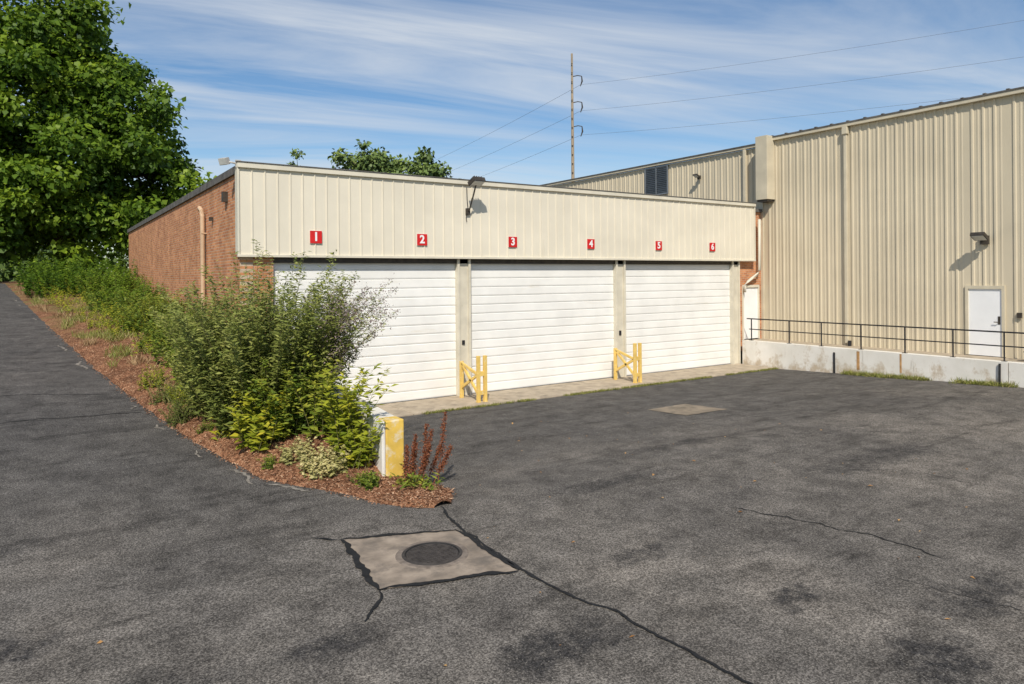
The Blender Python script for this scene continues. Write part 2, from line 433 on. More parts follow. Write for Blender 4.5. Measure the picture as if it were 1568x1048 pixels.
m.build("fascia_trim",B,bevel=.006)
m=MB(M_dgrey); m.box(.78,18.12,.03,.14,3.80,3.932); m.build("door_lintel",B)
ops=[(.78,5.87),(6.30,11.85),(12.27,17.70)]
for (a,b) in ops:
    d=MB(M_door,M_gro)
    prof=[(.06,.14)]; z=.07
    while z+.255<3.85:
        prof+=[(z,.135),(z+.03,.127),(z+.224,.127),(z+.240,.152),(z+.252,.152)]; z+=.255
    prof+=[(z,.135),(3.9,.135)]
    d.profile(prof,a,b,lambda p,q,c:(c,q,p))
    d.box(a,b,.11,.17,.045,.07,1)
    d.build("overhead_door",B)
m=MB(M_post)
for (a,b) in[(5.87,6.30),(11.85,12.27),(17.70,18.12)]:
    m.box(a,b,.03,.3,0,3.93)
    m.box(a-.0,a+.07,-.03,.03,.02,3.925); m.box(b-.07,b,-.03,.03,.02,3.925)
m.build("door_posts",B,bevel=.006)
m=MB(M_black); m.box(6.02,6.1,-.0,.03,1.5,1.62); m.box(12.0,12.08,0.0,.03,1.45,1.6); m.build("door_switches",B)
m=MB(M_white,M_creamtrim); m.box(18.46,19.34,.12,.18,.95,2.93); m.box(18.38,18.46,.07,.2,.93,3.02,1); m.box(19.34,19.4,.07,.2,.93,3.02,1); m.box(18.46,19.34,.07,.2,2.93,3.02,1)
m.build("side_entry_door",B)
m=MB(M_creamtrim); m.tube([(19.12,-.16,5.55),(19.12,-.16,3.62),(19.05,-.12,3.45),(18.55,-.02,3.15),(18.42,.0,3.0),(18.42,.0,2.75)],.055,10)
m.build("corner_drainpipe",B,smooth=True)
m=MB(M_pipe); m.tube([(-.02,4.35,5.30),(-.12,4.3,5.42),(-.14,4.15,5.44),(-.12,4.02,5.36),(-.10,4.0,5.2),(-.10,4.0,3.9),(-.10,4.0,1.4)],.06,10)
m.box(-.14,0,3.93,4.07,4.7,4.73); m.build("brick_wall_vent_pipe",B,smooth=False)
m=MB(M_dgrey); m.box(-.12,0,1.2,1.38,5.35,5.6); m.box(-.1,0,3.0,3.1,5.0,5.1); m.build("junction_box",B)

for i,X in enumerate([1.785,4.71,7.68,10.68,13.71,16.45]):
    e=empty("dock_number_sign")
    m=MB(M_red,M_white); m.box(X-.15,X+.15,-.142,-.127,4.285,4.595,0)
    m.box(X-.155,X+.155,-.1268,-.124,4.28,4.60,1)
    m.build("red_plate",e,bevel=.003)
    c=bpy.data.curves.new("digit","FONT"); c.body=str(i+1); c.size=.30; c.extrude=.002; c.offset=.009
    c.align_x='CENTER'; c.align_y='CENTER'; c.materials.append(M_white)
    o=bpy.data.objects.new("digit",c); COL.objects.link(o); o.location=(X,-.1455,4.44); o.rotation_euler=(math.pi/2,0,0); o.parent=e

def floodlight(base,arm,head,dirn,mat,size=(.2,.06,.15)):
    e=empty("floodlight")
    m=MB(mat,M_lens)
    m.tube([base]+arm,.022,8)
    m.obox(base,(1,0,0),(0,1,0),(0,0,1),.06,.03,.09)
    d=Vector(dirn).normalized(); s=d.cross(Vector((0,0,1))).normalized(); u=s.cross(d)
    m.obox(head,s,d,u,size[0],size[1],size[2])
    m.obox(Vector(head)+d*(size[1]+.008),s,d,u,size[0]*.85,.006,size[2]*.82,1)
    for k in(-.6,-.2,.2,.6): m.obox(Vector(head)-d*(size[1]+.02)+s*size[0]*k,s,d,u,.008,.03,size[2]*.8)
    m.build("lamp_head_and_arm",e)
    return e
e=floodlight((6.15,-.14,5.27),[(6.15,-.22,5.30),(6.16,-.45,5.72),(6.16,-.58,5.98)],(6.16,-.62,6.06),(0.05,-.45,-.9),M_dgrey)
m=MB(M_black); m.tube([(6.12,-.14,5.95),(6.11,-.17,5.6),(6.14,-.17,5.35)],.012,6); m.tube([(6.15,-.14,5.27),(6.10,-.13,5.1),(6.12,-.13,4.98)],.01,6); m.build("cable",e)
floodlight((-.03,-.05,6.12),[(-.16,-.05,6.14),(-.26,0,6.16)],(-.32,.05,6.17),(-.8,-.5,-.35),simple("lamp_grey",(.5,.48,.44),.5,.05,5),(.12,.05,.08))

# ------------------------------------------------------------------ metal building
W=empty("metal_warehouse")
XW=19.6
def ribs(y0,y1,step=.305):
    p=[];y=y0
    while y<y1-step:
        p+=[(y,0),(y+.05,0),(y+.07,-.009),(y+.10,-.009),(y+.12,0),(y+.19,0),(y+.215,-.032),(y+.265,-.032),(y+.29,0)]; y+=step
    p+=[(y,0),(y1,0)]; return p
m=MB(M_tan)
m.profile(ribs(-28,-8.28),.85,8.56,lambda a,b,c:(XW+b,a,c))
m.profile(ribs(-7.22,-.02),.85,8.56,lambda a,b,c:(XW+b,a,c))
m.profile(ribs(-8.28,-7.22),3.03,8.56,lambda a,b,c:(XW+b,a,c))
m.profile(ribs(.0,32),.85,8.42,lambda a,b,c:(XW+.05+b,a,c))
m.build("ribbed_wall",W)
m=MB(M_roof); m.box(XW+.06,62,-28,-.0,8.45,8.58); m.box(XW+.1,62,0.002,32,8.3,8.44); m.box(XW+.1,XW+.2,-28,32,0,8.2); m.box(XW+.2,62,-28,-27.8,0,8.4)
m.box(XW-.16,XW+.1,-28.05,.0,8.68,8.725); m.box(XW-.12,XW+.12,.16,32,8.54,8.58)
m.build("roof",W)
m=MB(M_tantrim)
m.box(XW-.14,XW+.055,-28.02,.0,8.565,8.678); m.box(XW-.09,XW+.1,.16,32,8.445,8.535)
m.box(19.10,XW-.002,-.54,-.02,6.30,8.74); m.box(XW-.06,XW+.05,-.018,.16,.9,8.55)
m.box(XW-.15,XW-.045,-3.50,-3.40,1.0,8.55); m.box(XW-.19,XW-.03,-3.54,-3.36,8.3,8.555)
m.box(XW-.13,XW-.04,.75,.86,6.1,8.42)
m.build("eave_and_downspouts",W,bevel=.008)
m=MB(M_roof)
y=-28
while y<0: m.box(XW-.17,XW-.02,y,y+.08,8.727,8.755); y+=.61
m.build("roof_rib_ends",W)
m=MB(M_dgrey,M_white)
m.box(19.14,19.58,-.50,-.06,6.22,6.298); m.build("box_underside",W)
m=MB(M_white,M_tantrim,M_dgrey)
m.box(XW-.02,XW+.03,-8.20,-7.30,.93,2.93); m.box(XW-.06,XW+.03,-8.28,-8.20,.93,3.03,1); m.box(XW-.06,XW+.03,-7.30,-7.22,.93,3.03,1); m.box(XW-.06,XW+.03,-8.20,-7.30,2.93,3.03,1)
m.tube([(XW-.02,-8.12,1.95),(XW-.08,-8.12,1.95),(XW-.08,-8.0,1.95)],.013,8,2); m.box(XW-.03,XW-.02,-8.15,-8.09,1.88,2.12,2)
m.build("steel_entry_door",W)
m=MB(M_dgrey); m.box(XW-.10,XW-.04,-8.72,-8.60,2.1,2.25); m.build("outlet_box",W)
m=MB(M_louv); m.box(XW-.05,XW-.0,5.0,6.45,7.1,7.16);m.box(XW-.05,XW-.0,5.0,6.45,8.36,8.41);m.box(XW-.05,XW,5.0,5.05,7.16,8.36);m.box(XW-.05,XW,6.40,6.45,7.16,8.36);m.box(XW-.05,XW,5.70,5.75,7.16,8.36)
z=7.2
while z<8.34: m.obox((XW-.02,5.72,z),(0,1,0),(1,0,-.9),(.9,0,1),.66,.035,.004); z+=.085
m.box(XW-.004,XW-.001,5.05,6.4,7.16,8.36)
m.build("louver_vent",W)
def wallpack(y,z,s,name="wall_light"):
    e=empty(name); m=MB(M_dgrey,M_lens)
    m.box(XW-.12,XW-.035,y-.11*s,y+.11*s,z-.16*s,z+.10*s)
    m.tube([(XW-.10,y,z),(XW-.30*s,y,z+.03)],.035*s,8)
    h=Vector((XW-.42*s,y,z+.07*s)); d=Vector((-.45,0,-.9)).normalized(); sd=Vector((0,1,0)); u=sd.cross(d)
    m.obox(h,sd,d,u,.19*s,.05*s,.17*s); m.obox(h+d*.056*s,sd,d,u,.16*s,.006,.14*s,1)
    m.build("lamp_body",e)
wallpack(-7.78,4.42,1.0); wallpack(3.16,7.62,.6)

# ------------------------------------------------------------------ loading platform wall + railing
P=empty("retaining_wall")
m=MB(M_wallw,M_rust,M_black)
for (a,b) in[(-4.62,-.12),(-6.0,-4.64),(-8.9,-6.02),(-13.4,-8.92),(-20,-13.42)]:
    m.box(18.1,18.4,a,b,-.3,.95)
m.box(18.094,18.099,-4.70,-4.60,.3,.9,1); m.box(18.094,18.099,-6.04,-5.98,.35,.93,1); m.box(18.07,18.098,-3.86,-3.80,.05,.80,2)
m.build("painted_wall_sections",P,bevel=.015)
m=MB(M_conc); m.box(18.4,19.62,-20,.1,-.3,.91); m.build("walkway_slab",P)
R=empty("pipe_handrail")
m=MB(M_black)
ysr=[-.4,-2.0,-3.25,-4.65,-6.05,-7.43,-8.75,-10.1,-11.5,-12.9]
for y in ysr: m.tube([(18.28,y,.94),(18.28,y,1.76)],.022,8); m.box(18.22,18.34,y-.06,y+.06,.95,.962)
m.tube([(18.28,-.2,1.76),(18.28,-13,1.76)],.022,8); m.tube([(18.28,-.3,1.37),(18.28,-13,1.37)],.018,8)
m.build("rails_and_posts",R)
m=MB(M_black)
for yy in(-8.95,-9.5):
    m.tube([(19.1,yy,.92),(19.1,yy,1.55),(19.1,yy-.05,1.66),(19.1,yy-.2,1.72),(19.1,yy-1.1,1.72)],.022,8)
m.tube([(19.1,-8.95,1.25),(19.1,-10.4,1.25)],.02,8); m.box(18.85,19.3,-10.3,-9.0,1.18,1.21)
m.build("stair_handrail")
m=MB(M_black); m.tube([(18.15,-8.7,.2),(18.05,-8.72,.35),(18.06,-8.72,.9)],.03,8); m.tube([(19.4,-3.6,.92),(19.4,-3.6,1.1)],.06,8);m.build("drain_hose")

m=MB(M_conc)
x=.70
while x<18.0:
    x1=min(x+3.0,18.08); m.box(x,x1-.012,-1.62,.6,-.3,.055+.004*random.random()); x=x1
m.build("concrete_apron",None,bevel=.01)

for X in(5.9,11.62):
    e=empty("door_track_guard")
    m=MB(M_yel)
    for dx in(-.09,.12):
        m.box(X+dx-.045,X+dx+.045,-1.25,-1.16,.05,1.30)
        m.box(X+dx-.05,X+dx+.05,-1.27,-1.14,.055,.075)
    m.box(X-.045,X+.075,-1.24,-1.17,.75,.88); m.box(X-.045,X+.075,-1.24,-1.17,.25,.36)
    for (p,q) in[((X-.09,-1.16,.80),(X-.09,-.32,1.02)),((X-.09,-1.16,.78),(X-.09,-.32,.36)),((X-.09,-.3,1.02),(X-.09,-1.14,.32))]:
        p=Vector(p);q=Vector(q); d=(q-p).normalized()
        m.obox((p+q)/2,d,(1,0,0),d.cross(Vector((1,0,0))),(q-p).length/2,.025,.04)
    m.box(X-.14,X-.04,-.34,-.26,.05,1.08)
    m.build("yellow_steel_frame",e,bevel=.008)

Lw=empty("retaining_wall")
v=[];f=[]
ysl=list(np.linspace(-7.2,-.02,12))
for y in ysl:
    t=1.22+(y+7.5)/7.5*.5
    for (x,z) in((.34,-.2),(.68,-.2),(.68,t),(.34,t+.0)): v.append((x,y,z))
for j in range(len(ysl)-1):
    for k in range(4):
        f.append((4*j+k,4*j+(k+1)%4,4*j+4+(k+1)%4,4*j+4+k))
obj_from("concrete_wall",v,f,[M_wallw],parent=Lw)
m=MB(M_wallw,M_yelold); m.box(.33,.39,-7.5,-7.2,-.1,1.245,0); m.box(.391,.69,-7.505,-7.2,-.1,1.25,1)
m.build("yellow_wall_end",Lw,bevel=.02)

# ------------------------------------------------------------------ utility pole and wires
CAM=Vector((-3.91,-17.36,3.4)); FW=Vector((.5568,.8306,0)); RT=Vector((.8306,-.5568,0))
def site(d,r,z): q=CAM+FW*d+RT*r; return Vector((q.x,q.y,z))
def pole(d,r,H,arms):
    e=empty("utility_pole"); m=MB(M_wood,M_dgrey)
    b=site(d,r,0); m.tube([b,b+Vector((0,0,H*.5)),b+Vector((0,0,H))],[.22,.17,.10],10)
    for z in arms:
        p=b+Vector((0,0,z)); a=RT
        m.tube([p,p+a*.55+Vector((0,0,.12)),p+a*.95+Vector((0,0,.05))],[.05,.045,.04],6,1)
        m.tube([p+a*.95+Vector((0,0,.05)),p+a*1.0+Vector((0,0,-.45)),p+a*.82+Vector((0,0,-.95))],[.05,.08,.04],8,1)
    z=2
    while z<H-1:
        m.box(b.x-.2,b.x-.12,b.y-.24,b.y-.1,z,z+.05,1); z+=.9
    m.build("pole_and_insulators",e)
    return b
arms=[23.3,20.7,18.3]
pA=pole(70,6.15,25.6,arms); pB=pole(28,69,25.6,arms); pC=pole(170,-45,25.6,arms)
e=empty("power_lines"); m=MB(M_wire)
for z in arms:
    for (a,b,s,rr) in((pA,pB,1.1,.010),(pA,pC,1.5,.013)):
        A=Vector((a.x,a.y,z-.8))+RT*.85; Bq=Vector((b.x,b.y,z-.8))+RT*.85
        m.tube([A.lerp(Bq,t)-Vector((0,0,4*s*t*(1-t))) for t in np.linspace(0,1,24)],rr,5,0,False)
a=site(34,-38,16.4); b=site(34,8,20.6)
m.tube([a.lerp(b,t)-Vector((0,0,2*t*(1-t))) for t in np.linspace(0,1,20)],.009,5,0,False)
m.build("wires",e)

# ------------------------------------------------------------------ foliage
class Leaves:
    def __init__(s): s.P=[];s.D=[];s.N=[];s.L=[];s.W=[];s.T=[]
    def add(s,P,D,Nn,L,W,T):
        s.P.append(P);s.D.append(D);s.N.append(Nn);s.L.append(L);s.W.append(W);s.T.append(T)
    def build(s,name,mat,parent=None):
        P=np.concatenate(s.P);D=np.concatenate(s.D);Nn=np.concatenate(s.N);L=np.concatenate(s.L)[:,None];Wd=np.concatenate(s.W)[:,None];T=np.concatenate(s.T)
        D=D/(np.linalg.norm(D,axis=1)[:,None]+1e-9)
        Sd=np.cross(D,Nn); Sd/=np.linalg.norm(Sd,axis=1)[:,None]+1e-9
        Nn=np.cross(Sd,D)
        n=len(P); V=np.empty((n,4,3),np.float32)
        V[:,0]=P; V[:,1]=P+D*L*.45+Sd*Wd*.5+Nn*Wd*.12; V[:,2]=P+D*L-Nn*L*.10; V[:,3]=P+D*L*.45-Sd*Wd*.5+Nn*Wd*.12
        me=bpy.data.meshes.new(name); me.vertices.add(4*n); me.vertices.foreach_set("co",V.reshape(-1))
        me.loops.add(4*n); me.loops.foreach_set("vertex_index",np.arange(4*n,dtype=np.int32))
        me.polygons.add(n); me.polygons.foreach_set("loop_start",np.arange(0,4*n,4,dtype=np.int32)); me.polygons.foreach_set("loop_total",np.full(n,4,np.int32))
        at=me.attributes.new("tint",'FLOAT','POINT'); at.data.foreach_set("value",np.repeat(np.clip(T,0,1),4).astype(np.float32))
        me.materials.append(mat); me.update(calc_edges=True)
        o=bpy.data.objects.new(name,me); COL.objects.link(o)
        if parent:o.parent=parent
        return o
rg=np.random.default_rng(11)
def rdir(n):
    a=rg.normal(size=(n,3)); return a/np.linalg.norm(a,axis=1)[:,None]

def tree(base,crown,ncl,per,crad,leaf,mat,trunk_r,fork,name="tree"):
    e=empty(name); lv=Leaves(); base=Vector(base)
    vol=np.array([c[3]*c[4]*c[5] for c in crown])**.8; vol/=vol.sum()
    cc=[]
    for k in range(ncl):
        c=crown[rg.choice(len(crown),p=vol)]
        d=rdir(1)[0]; r=rg.uniform(.35,1)**.5
        if rg.random()<.18: r*=1.12
        q=np.array([c[0]+d[0]*c[3]*r,c[1]+d[1]*c[4]*r,c[2]+d[2]*c[5]*r])
        R=crad*rg.uniform(.45,1.2); cc.append(q)
        n=int(per*(R/crad)**1.6)
        dd=rdir(n); rr=rg.uniform(0,1,n)**.45
        off=dd*rr[:,None]*R*np.array([1,1,.62])
        off+=rg.normal(size=(n,3))*R*.12
        Pp=q+off
        out=dd*.8+np.array([-.2,-.3,.65])+rdir(n)*.6
        drp=rdir(n)*.9+np.array([0,0,-.35])+dd*.5
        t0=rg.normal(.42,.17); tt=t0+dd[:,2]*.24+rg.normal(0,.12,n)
        sz=leaf*rg.uniform(.6,1.25,n)
        lv.add(Pp,drp,out,sz,sz*rg.uniform(.55,.9,n),tt)
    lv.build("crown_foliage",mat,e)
    m=MB(M_bark)
    top=base+Vector((0,0,fork))
    cen=Vector(np.mean(cc,axis=0))
    tt=Vector((cen.x,cen.y,max(c[2] for c in cc)-1.0))
    m.tube([base-Vector((0,0,.3)),base.lerp(top,.3),top,top.lerp(tt,.4),top.lerp(tt,.75),tt],[trunk_r*1.35,trunk_r,trunk_r*.85,trunk_r*.55,trunk_r*.25,trunk_r*.08],10)
    for k in range(0,ncl,max(1,ncl//45)):
        q=Vector(cc[k]); s=top.lerp(tt,max(0,min(.8,(q.z-top.z)/(tt.z-top.z+.01)*.6)))
        mid=s.lerp(q,.5)+Vector((rg.normal()*.3,rg.normal()*.3,.5))
        m.tube([s,s.lerp(mid,.55),mid,q],[trunk_r*.32,trunk_r*.24,trunk_r*.15,trunk_r*.05],6,0,False)
    m.build("trunk_and_limbs",e,smooth=True)
    return e
def crown_site(lst,s=1.0):
    out=[]
    for (r,d,z,a,b,c) in lst:
        q=site(d*s,r*s,3.4+(z-3.4)*s); out.append((q.x,q.y,q.z,(a+b)/2*s,(a+b)/2*s,c*s))
    return out
s=1.12
cr=crown_site([(-25.2,38.5,11.5,5.2,5,5.8),(-25.2,38.5,16.2,4.3,4,3.3),(-20.3,38,8.4,3.3,3,3.0),(-27,37,7.2,5,4,3.6),(-21.4,38.5,12.4,2.9,2.7,2.7),(-22.4,38,5.8,3.4,3,2.0),(-23.6,36,9.0,3.6,3,4)],s)
bt=site(43,-27.5,3.2)
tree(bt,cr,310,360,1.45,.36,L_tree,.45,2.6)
cr=crown_site([(-12.2,60,11.6,2.9,2.9,3.5),(-9,60,11.4,3.2,3,3.3),(-6.0,60,9.8,2.3,2.3,3.0)])
tree(site(60,-9.3,0),cr,95,220,1.1,.38,L_far,.35,5)
cr=crown_site([(-20.6,62,11.6,1.3,1.3,2.2),(-18.6,62,12.0,1.2,1.2,2.3)])
tree(site(62,-19.5,0),cr,26,90,.6,.28,L_far,.2,5)
lv=Leaves()
for k in range(110):
    d=rg.uniform(75,95); r=rg.uniform(-95,-48); zc=rg.uniform(3.5,7.5); q=site(d,r,zc); n=80
    dd=rdir(n); Pp=np.array(q)+dd*rg.uniform(0,1,n)[:,None]**.5*2.6
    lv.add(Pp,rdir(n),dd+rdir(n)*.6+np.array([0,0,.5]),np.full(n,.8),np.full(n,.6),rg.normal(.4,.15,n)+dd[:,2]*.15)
lv.build("distant_trees",L_far)

def shoots(lv,st,bases,hts,lean,nl,ll,lw,start=.15,tm=.5,tv=.14,curve=.35,stem_r=.006,droop=.2,tlean=None,tipgrow=0.,jit=0.):
    for i,(bx,by,bzv) in enumerate(bases):
        h=hts[i]; az=rg.uniform(0,2*math.pi); le=lean[i] if hasattr(lean,'__len__') else lean*rg.uniform(.3,1.2)
        dx,dy=(math.cos(az),math.sin(az)) if tlean is None else tlean[i]
        t=np.linspace(0,1,6)
        px=bx+dx*h*le*(t*(1-curve)+curve*t**2); py=by+dy*h*le*(t*(1-curve)+curve*t**2); pz=bzv+h*(t-.18*le*t**2)
        if st is not None:
            st.tube([(px[k],py[k],pz[k]) for k in range(6)],[stem_r*(1.15-t[k]) for k in range(6)],4,0,False)
        u=rg.uniform(start,1,nl)
        Pp=np.stack([np.interp(u,t,px),np.interp(u,t,py),np.interp(u,t,pz)],1)
        if jit: Pp=Pp+rg.normal(size=(nl,3))*jit*(1-.6*u)[:,None]
        a2=rg.uniform(0,2*math.pi,nl)
        D=np.stack([np.cos(a2),np.sin(a2),rg.uniform(-droop,.75,nl)],1)
        Nn=np.tile([-.15,-.35,1.],(nl,1))+rdir(nl)*.5
        L=ll*rg.uniform(.6,1.2,nl)*(1-.45*u+tipgrow*u)
        lv.add(Pp,D,Nn,L,L*lw*rg.uniform(.8,1.2,nl),np.clip(rg.normal(tm,tv,nl)+.3*(u-.5)+rg.normal(0,.09),0,1))

def shrub(name,cx,cy,rx,h,ns,nl,ll,lw,mat,tm=.5,maxlean=.75,twig=.008,jit=.06):
    e=empty(name); lv=Leaves(); st=MB(M_stem)
    bs=[];hs=[];ls=[];td=[]
    for k in range(ns):
        a=rg.uniform(0,2*math.pi); r=rg.uniform(0,1)**.5
        x=cx+math.cos(a)*r*rx*.35; y=cy+math.sin(a)*r*rx*.35
        bs.append((x,y,bz(x,y)-.05)); ll_=maxlean*r*rg.uniform(.7,1.1)
        hs.append(h*rg.uniform(.45,1.0)*(1-.25*r*r)); ls.append(ll_); td.append((math.cos(a),math.sin(a)))
    shoots(lv,st,bs,hs,ls,nl,ll,lw,.10,tm,tlean=td,stem_r=twig,jit=jit)
    lv.build("foliage",mat,e); st.build("stems",e)
    return e
e=shrub("tall_shrub",-.58,-4.65,2.2,3.3,230,190,.18,.29,L_shrub,.48,.5)
lv=Leaves(); st=MB(M_stem); bs=[];hs=[];ls=[];td=[]
for k in range(60):
    a=rg.uniform(-1.35,.35); x=-.25+rg.normal()*.25;y=-4.8+rg.normal()*.3
    bs.append((x,y,bz(x,y)));hs.append(rg.uniform(1.0,2.5));ls.append(rg.uniform(.4,.78));td.append((math.cos(a),math.sin(a)))
shoots(lv,st,bs,hs,ls,110,.15,.27,.1,.48,tlean=td,stem_r=.009,jit=.06)
lv.build("arching_foliage",L_shrub,e); st.build("arching_stems",e)
lv=Leaves()
for i in range(60):
    h=hs[i];le=ls[i];dx,dy=td[i];n=70
    u=rg.uniform(.78,1.03,n)
    Pp=np.stack([bs[i][0]+dx*h*le*(u*.65+.35*u**2),bs[i][1]+dy*h*le*(u*.65+.35*u**2),bs[i][2]+h*(u-.18*le*u**2)],1)+rg.normal(size=(n,3))*.05
    lv.add(Pp,rdir(n)+np.array([0,0,.3]),rdir(n),np.full(n,.04),np.full(n,.02),rg.normal(.5,.2,n))
lv.build("seed_heads",L_purple,e)
shrub("shrub",-1.0,-3.5,1.6,2.7,120,130,.16,.3,L_shrub,.5,.5)
shrub("shrub",-.95,-2.2,1.6,2.1,95,100,.15,.32,L_weed,.5,.55)
shrub("shrub",-.5,-5.5,1.1,1.6,70,100,.16,.34,L_weed,.5,.5)
shrub("shrub",-.6,-.4,1.5,1.6,70,80,.14,.35,L_weed,.55,.6)
shrub("shrub",-.75,2.2,1.6,1.35,70,80,.14,.4,L_weed,.4,.6)
shrub("shrub",-1.0,6.5,1.8,1.3,70,80,.15,.4,L_weed,.5,.6)
shrub("shrub",-1.1,12.,2.2,1.4,80,80,.16,.45,L_tree,.5,.6)
shrub("shrub",-1.3,18.,2.6,1.6,90,80,.18,.45,L_tree,.5,.6)

lv=Leaves(); bs=[];hs=[]
for k in range(950):
    y=rg.uniform(-2.0,27); w=abs(xe(y)); x=-rg.uniform(.08,1)**1.2*min(w*.60,2.4)
    if mnoise.noise(Vector((x*.9,y*.55,13)))<-.22: continue
    bs.append((x,y,bz(x,y)-.03)); hs.append(rg.uniform(.3,.95)*(1.1 if y>14 else 1)*(1.0+1.0*mnoise.noise(Vector((x,y*.6,3)))))
shoots(lv,None,bs,hs,.55,44,.14,.5,.1,.42,.18)
lv.build("bank_undergrowth",L_weed)
lv=Leaves(); bs=[];hs=[]
for k in range(620):
    y=rg.uniform(-2.8,24)
    x=xe(y)+.8+rg.uniform(0,1)**1.0*1.4
    if mnoise.noise(Vector((x*.8,y*.5,8)))<-.02: continue
    bs.append((x,y,bz(x,y)-.02)); hs.append(rg.uniform(.2,.8))
shoots(lv,None,bs,hs,.5,26,.11,.35,.1,.35,.2)
lv.build("goldenrod_patch",L_yel)
lv=Leaves(); bs=[];hs=[]
for k in range(330):
    y=rg.uniform(19,34); x=rg.uniform(max(xe(y)+.3,-5),.0 if y<25 else 3.5)
    bs.append((x,y,float(np.interp(y,TY,TZ))-.1)); hs.append(rg.uniform(.8,1.9))
shoots(lv,None,bs,hs,.5,60,.22,.5,.05,.3,.16)
lv.build("roadside_brush",L_tree)
lv=Leaves(); lw_=Leaves()
for k in range(2900):
    y=rg.uniform(-3.5,27); x=xe(y)+.25+rg.uniform(0,1)*1.4
    nz=mnoise.noise(Vector((x*1.1,y*.8,2)))
    if nz<.2 and nz>-.24: continue
    n=9; b=np.array([x,y,bz(x,y)])
    Pp=b+rg.normal(size=(n,3))*np.array([.05,.05,0]); D=rdir(n)*.6+np.array([0,0,1.])
    (lv if nz>0 else lw_).add(Pp,D,rdir(n),rg.uniform(.06,.3,n),np.full(n,.013),rg.normal(.5,.28,n))
lv.build("edge_grass",L_grass); lw_.build("dry_weed_stalks",L_drystem)
def plant(name,x,y,r,h,n,nl,ll,lw,mat,tm=.5,lean=.6,sr=.006):
    e=empty(name); lv=Leaves(); st=MB(M_stem); bs=[];hs=[]
    for k in range(n):
        a=rg.uniform(0,6.28); q=r*rg.uniform(0,1)**.5; X=x+math.cos(a)*q; Y=y+math.sin(a)*q
        bs.append((X,Y,bz(X,Y)-.02)); hs.append(h*rg.uniform(.55,1.05))
    shoots(lv,st,bs,hs,lean,nl,ll,lw,.08,tm,stem_r=sr)
    lv.build("leaves",mat,e); st.build("stems",e)
plant("broadleaf_weed",-.98,-5.75,.30,1.0,18,34,.22,.42,L_yel,.4,.5)
plant("broadleaf_weed",.05,-6.75,.24,1.4,18,38,.24,.34,L_yel,.35,.5)
plant("broadleaf_weed",.0,-6.1,.3,1.45,20,40,.21,.32,L_weed,.7)
plant("broadleaf_weed",-.55,-5.2,.35,1.35,22,44,.19,.34,L_weed,.6)
plant("broadleaf_weed",.05,-7.25,.14,.85,12,26,.21,.34,L_yel,.3)
plant("broadleaf_weed",-1.4,-4.9,.12,.55,7,14,.15,.35,L_yel,.6)
plant("variegated_groundcover",-.38,-7.05,.36,.30,90,12,.09,.75,L_ivy,.65)
plant("variegated_groundcover",-.68,-6.5,.22,.3,40,12,.085,.7,L_ivy,.6)
plant("small_shrub",-1.78,-3.3,.26,.6,60,44,.06,.35,L_shrub,.3,.6)
plant("small_shrub",-1.55,-4.3,.12,.22,20,26,.05,.4,L_weed,.5)
plant("small_shrub",-1.05,-6.5,.13,.22,18,24,.06,.4,L_weed,.5)
plant("small_shrub",-1.9,-1.9,.22,.5,30,34,.07,.35,L_shrub,.4,.6)
plant("small_shrub",-1.9,-.5,.3,.5,30,34,.08,.4,L_yel,.3,.6)
plant("small_shrub",-1.6,-2.5,.22,.6,24,34,.08,.4,L_yel,.3,.6)
plant("small_shrub",.0,-7.75,.2,.22,26,20,.08,.5,L_weed,.5)
e=empty("curly_dock_plant"); lv=Leaves(); lr=Leaves(); st=MB(simple("red_stem",(.20,.07,.04),.8,.2,5))
for k in range(9):
    x=.68+rg.normal()*.14; y=-7.95+rg.normal()*.10; h=rg.uniform(.55,1.1); a=rg.uniform(-1.4,1.0); l=rg.uniform(.05,.35)
    z0=gz(x,y); tip=np.array([x+math.cos(a)*l,y+math.sin(a)*l,z0+h]); b=np.array([x,y,z0])
    st.tube([tuple(b),tuple((b+tip)/2+[0,0,.03]),tuple(tip)],[.008,.006,.003],5,0,False)
    n=420; u=rg.uniform(.38,1.02,n); Pp=b+(tip-b)*u[:,None]+rg.normal(size=(n,3))*np.array([.026,.026,.01])*(1.5-u)[:,None]
    lr.add(Pp,rdir(n),rdir(n),np.full(n,.026),np.full(n,.02),rg.normal(.45,.2,n))
bs=[(.66+rg.normal()*.18,-7.95+rg.normal()*.14,gz(.6,-8)) for k in range(26)]
shoots(lv,None,bs,[rg.uniform(.15,.42) for _ in bs],.9,11,.20,.26,.0,.55,.15)
lv.build("basal_leaves",L_weed,e); lr.build("seed_spikes",L_rust,e); st.build("stalks",e)
lv=Leaves(); n=24000
y=-8.8+(1-rg.uniform(0,1,n)**.8)*20; x=np.array([xe(t)-.06+rg.uniform(0,1)*(min(xr(t),1.1)+.05-xe(t)) for t in y])
keep=[i for i in range(n) if not(x[i]>.30 and y[i]>-7.55)]
Pp=np.array([(x[i],y[i],bz(x[i],y[i])+.012) for i in keep]); n=len(keep)
lv.add(Pp,rdir(n)*np.array([1,1,.35]),np.tile([0,0,1.],(n,1))+rdir(n)*.45,rg.uniform(.02,.085,n),rg.uniform(.008,.024,n),rg.normal(.5,.28,n))
lv.build("bark_mulch_chips",L_chip)
lv=Leaves(); n=90
x=rg.uniform(-4,9,n); y=rg.uniform(-15,-4,n); x=np.where((y>-8.9)&(x<.8),x+5.5,x)
Pp=np.array([(a,b,gz(a,b)+.012) for a,b in zip(x,y)])
lv.add(Pp,rdir(n)*np.array([1,1,.2]),np.tile([0,0,1.],(n,1))+rdir(n)*.3,rg.uniform(.02,.08,n),rg.uniform(.012,.04,n),rg.normal(.5,.25,n))
lv.build("fallen_leaves",L_dry)
lv=Leaves()
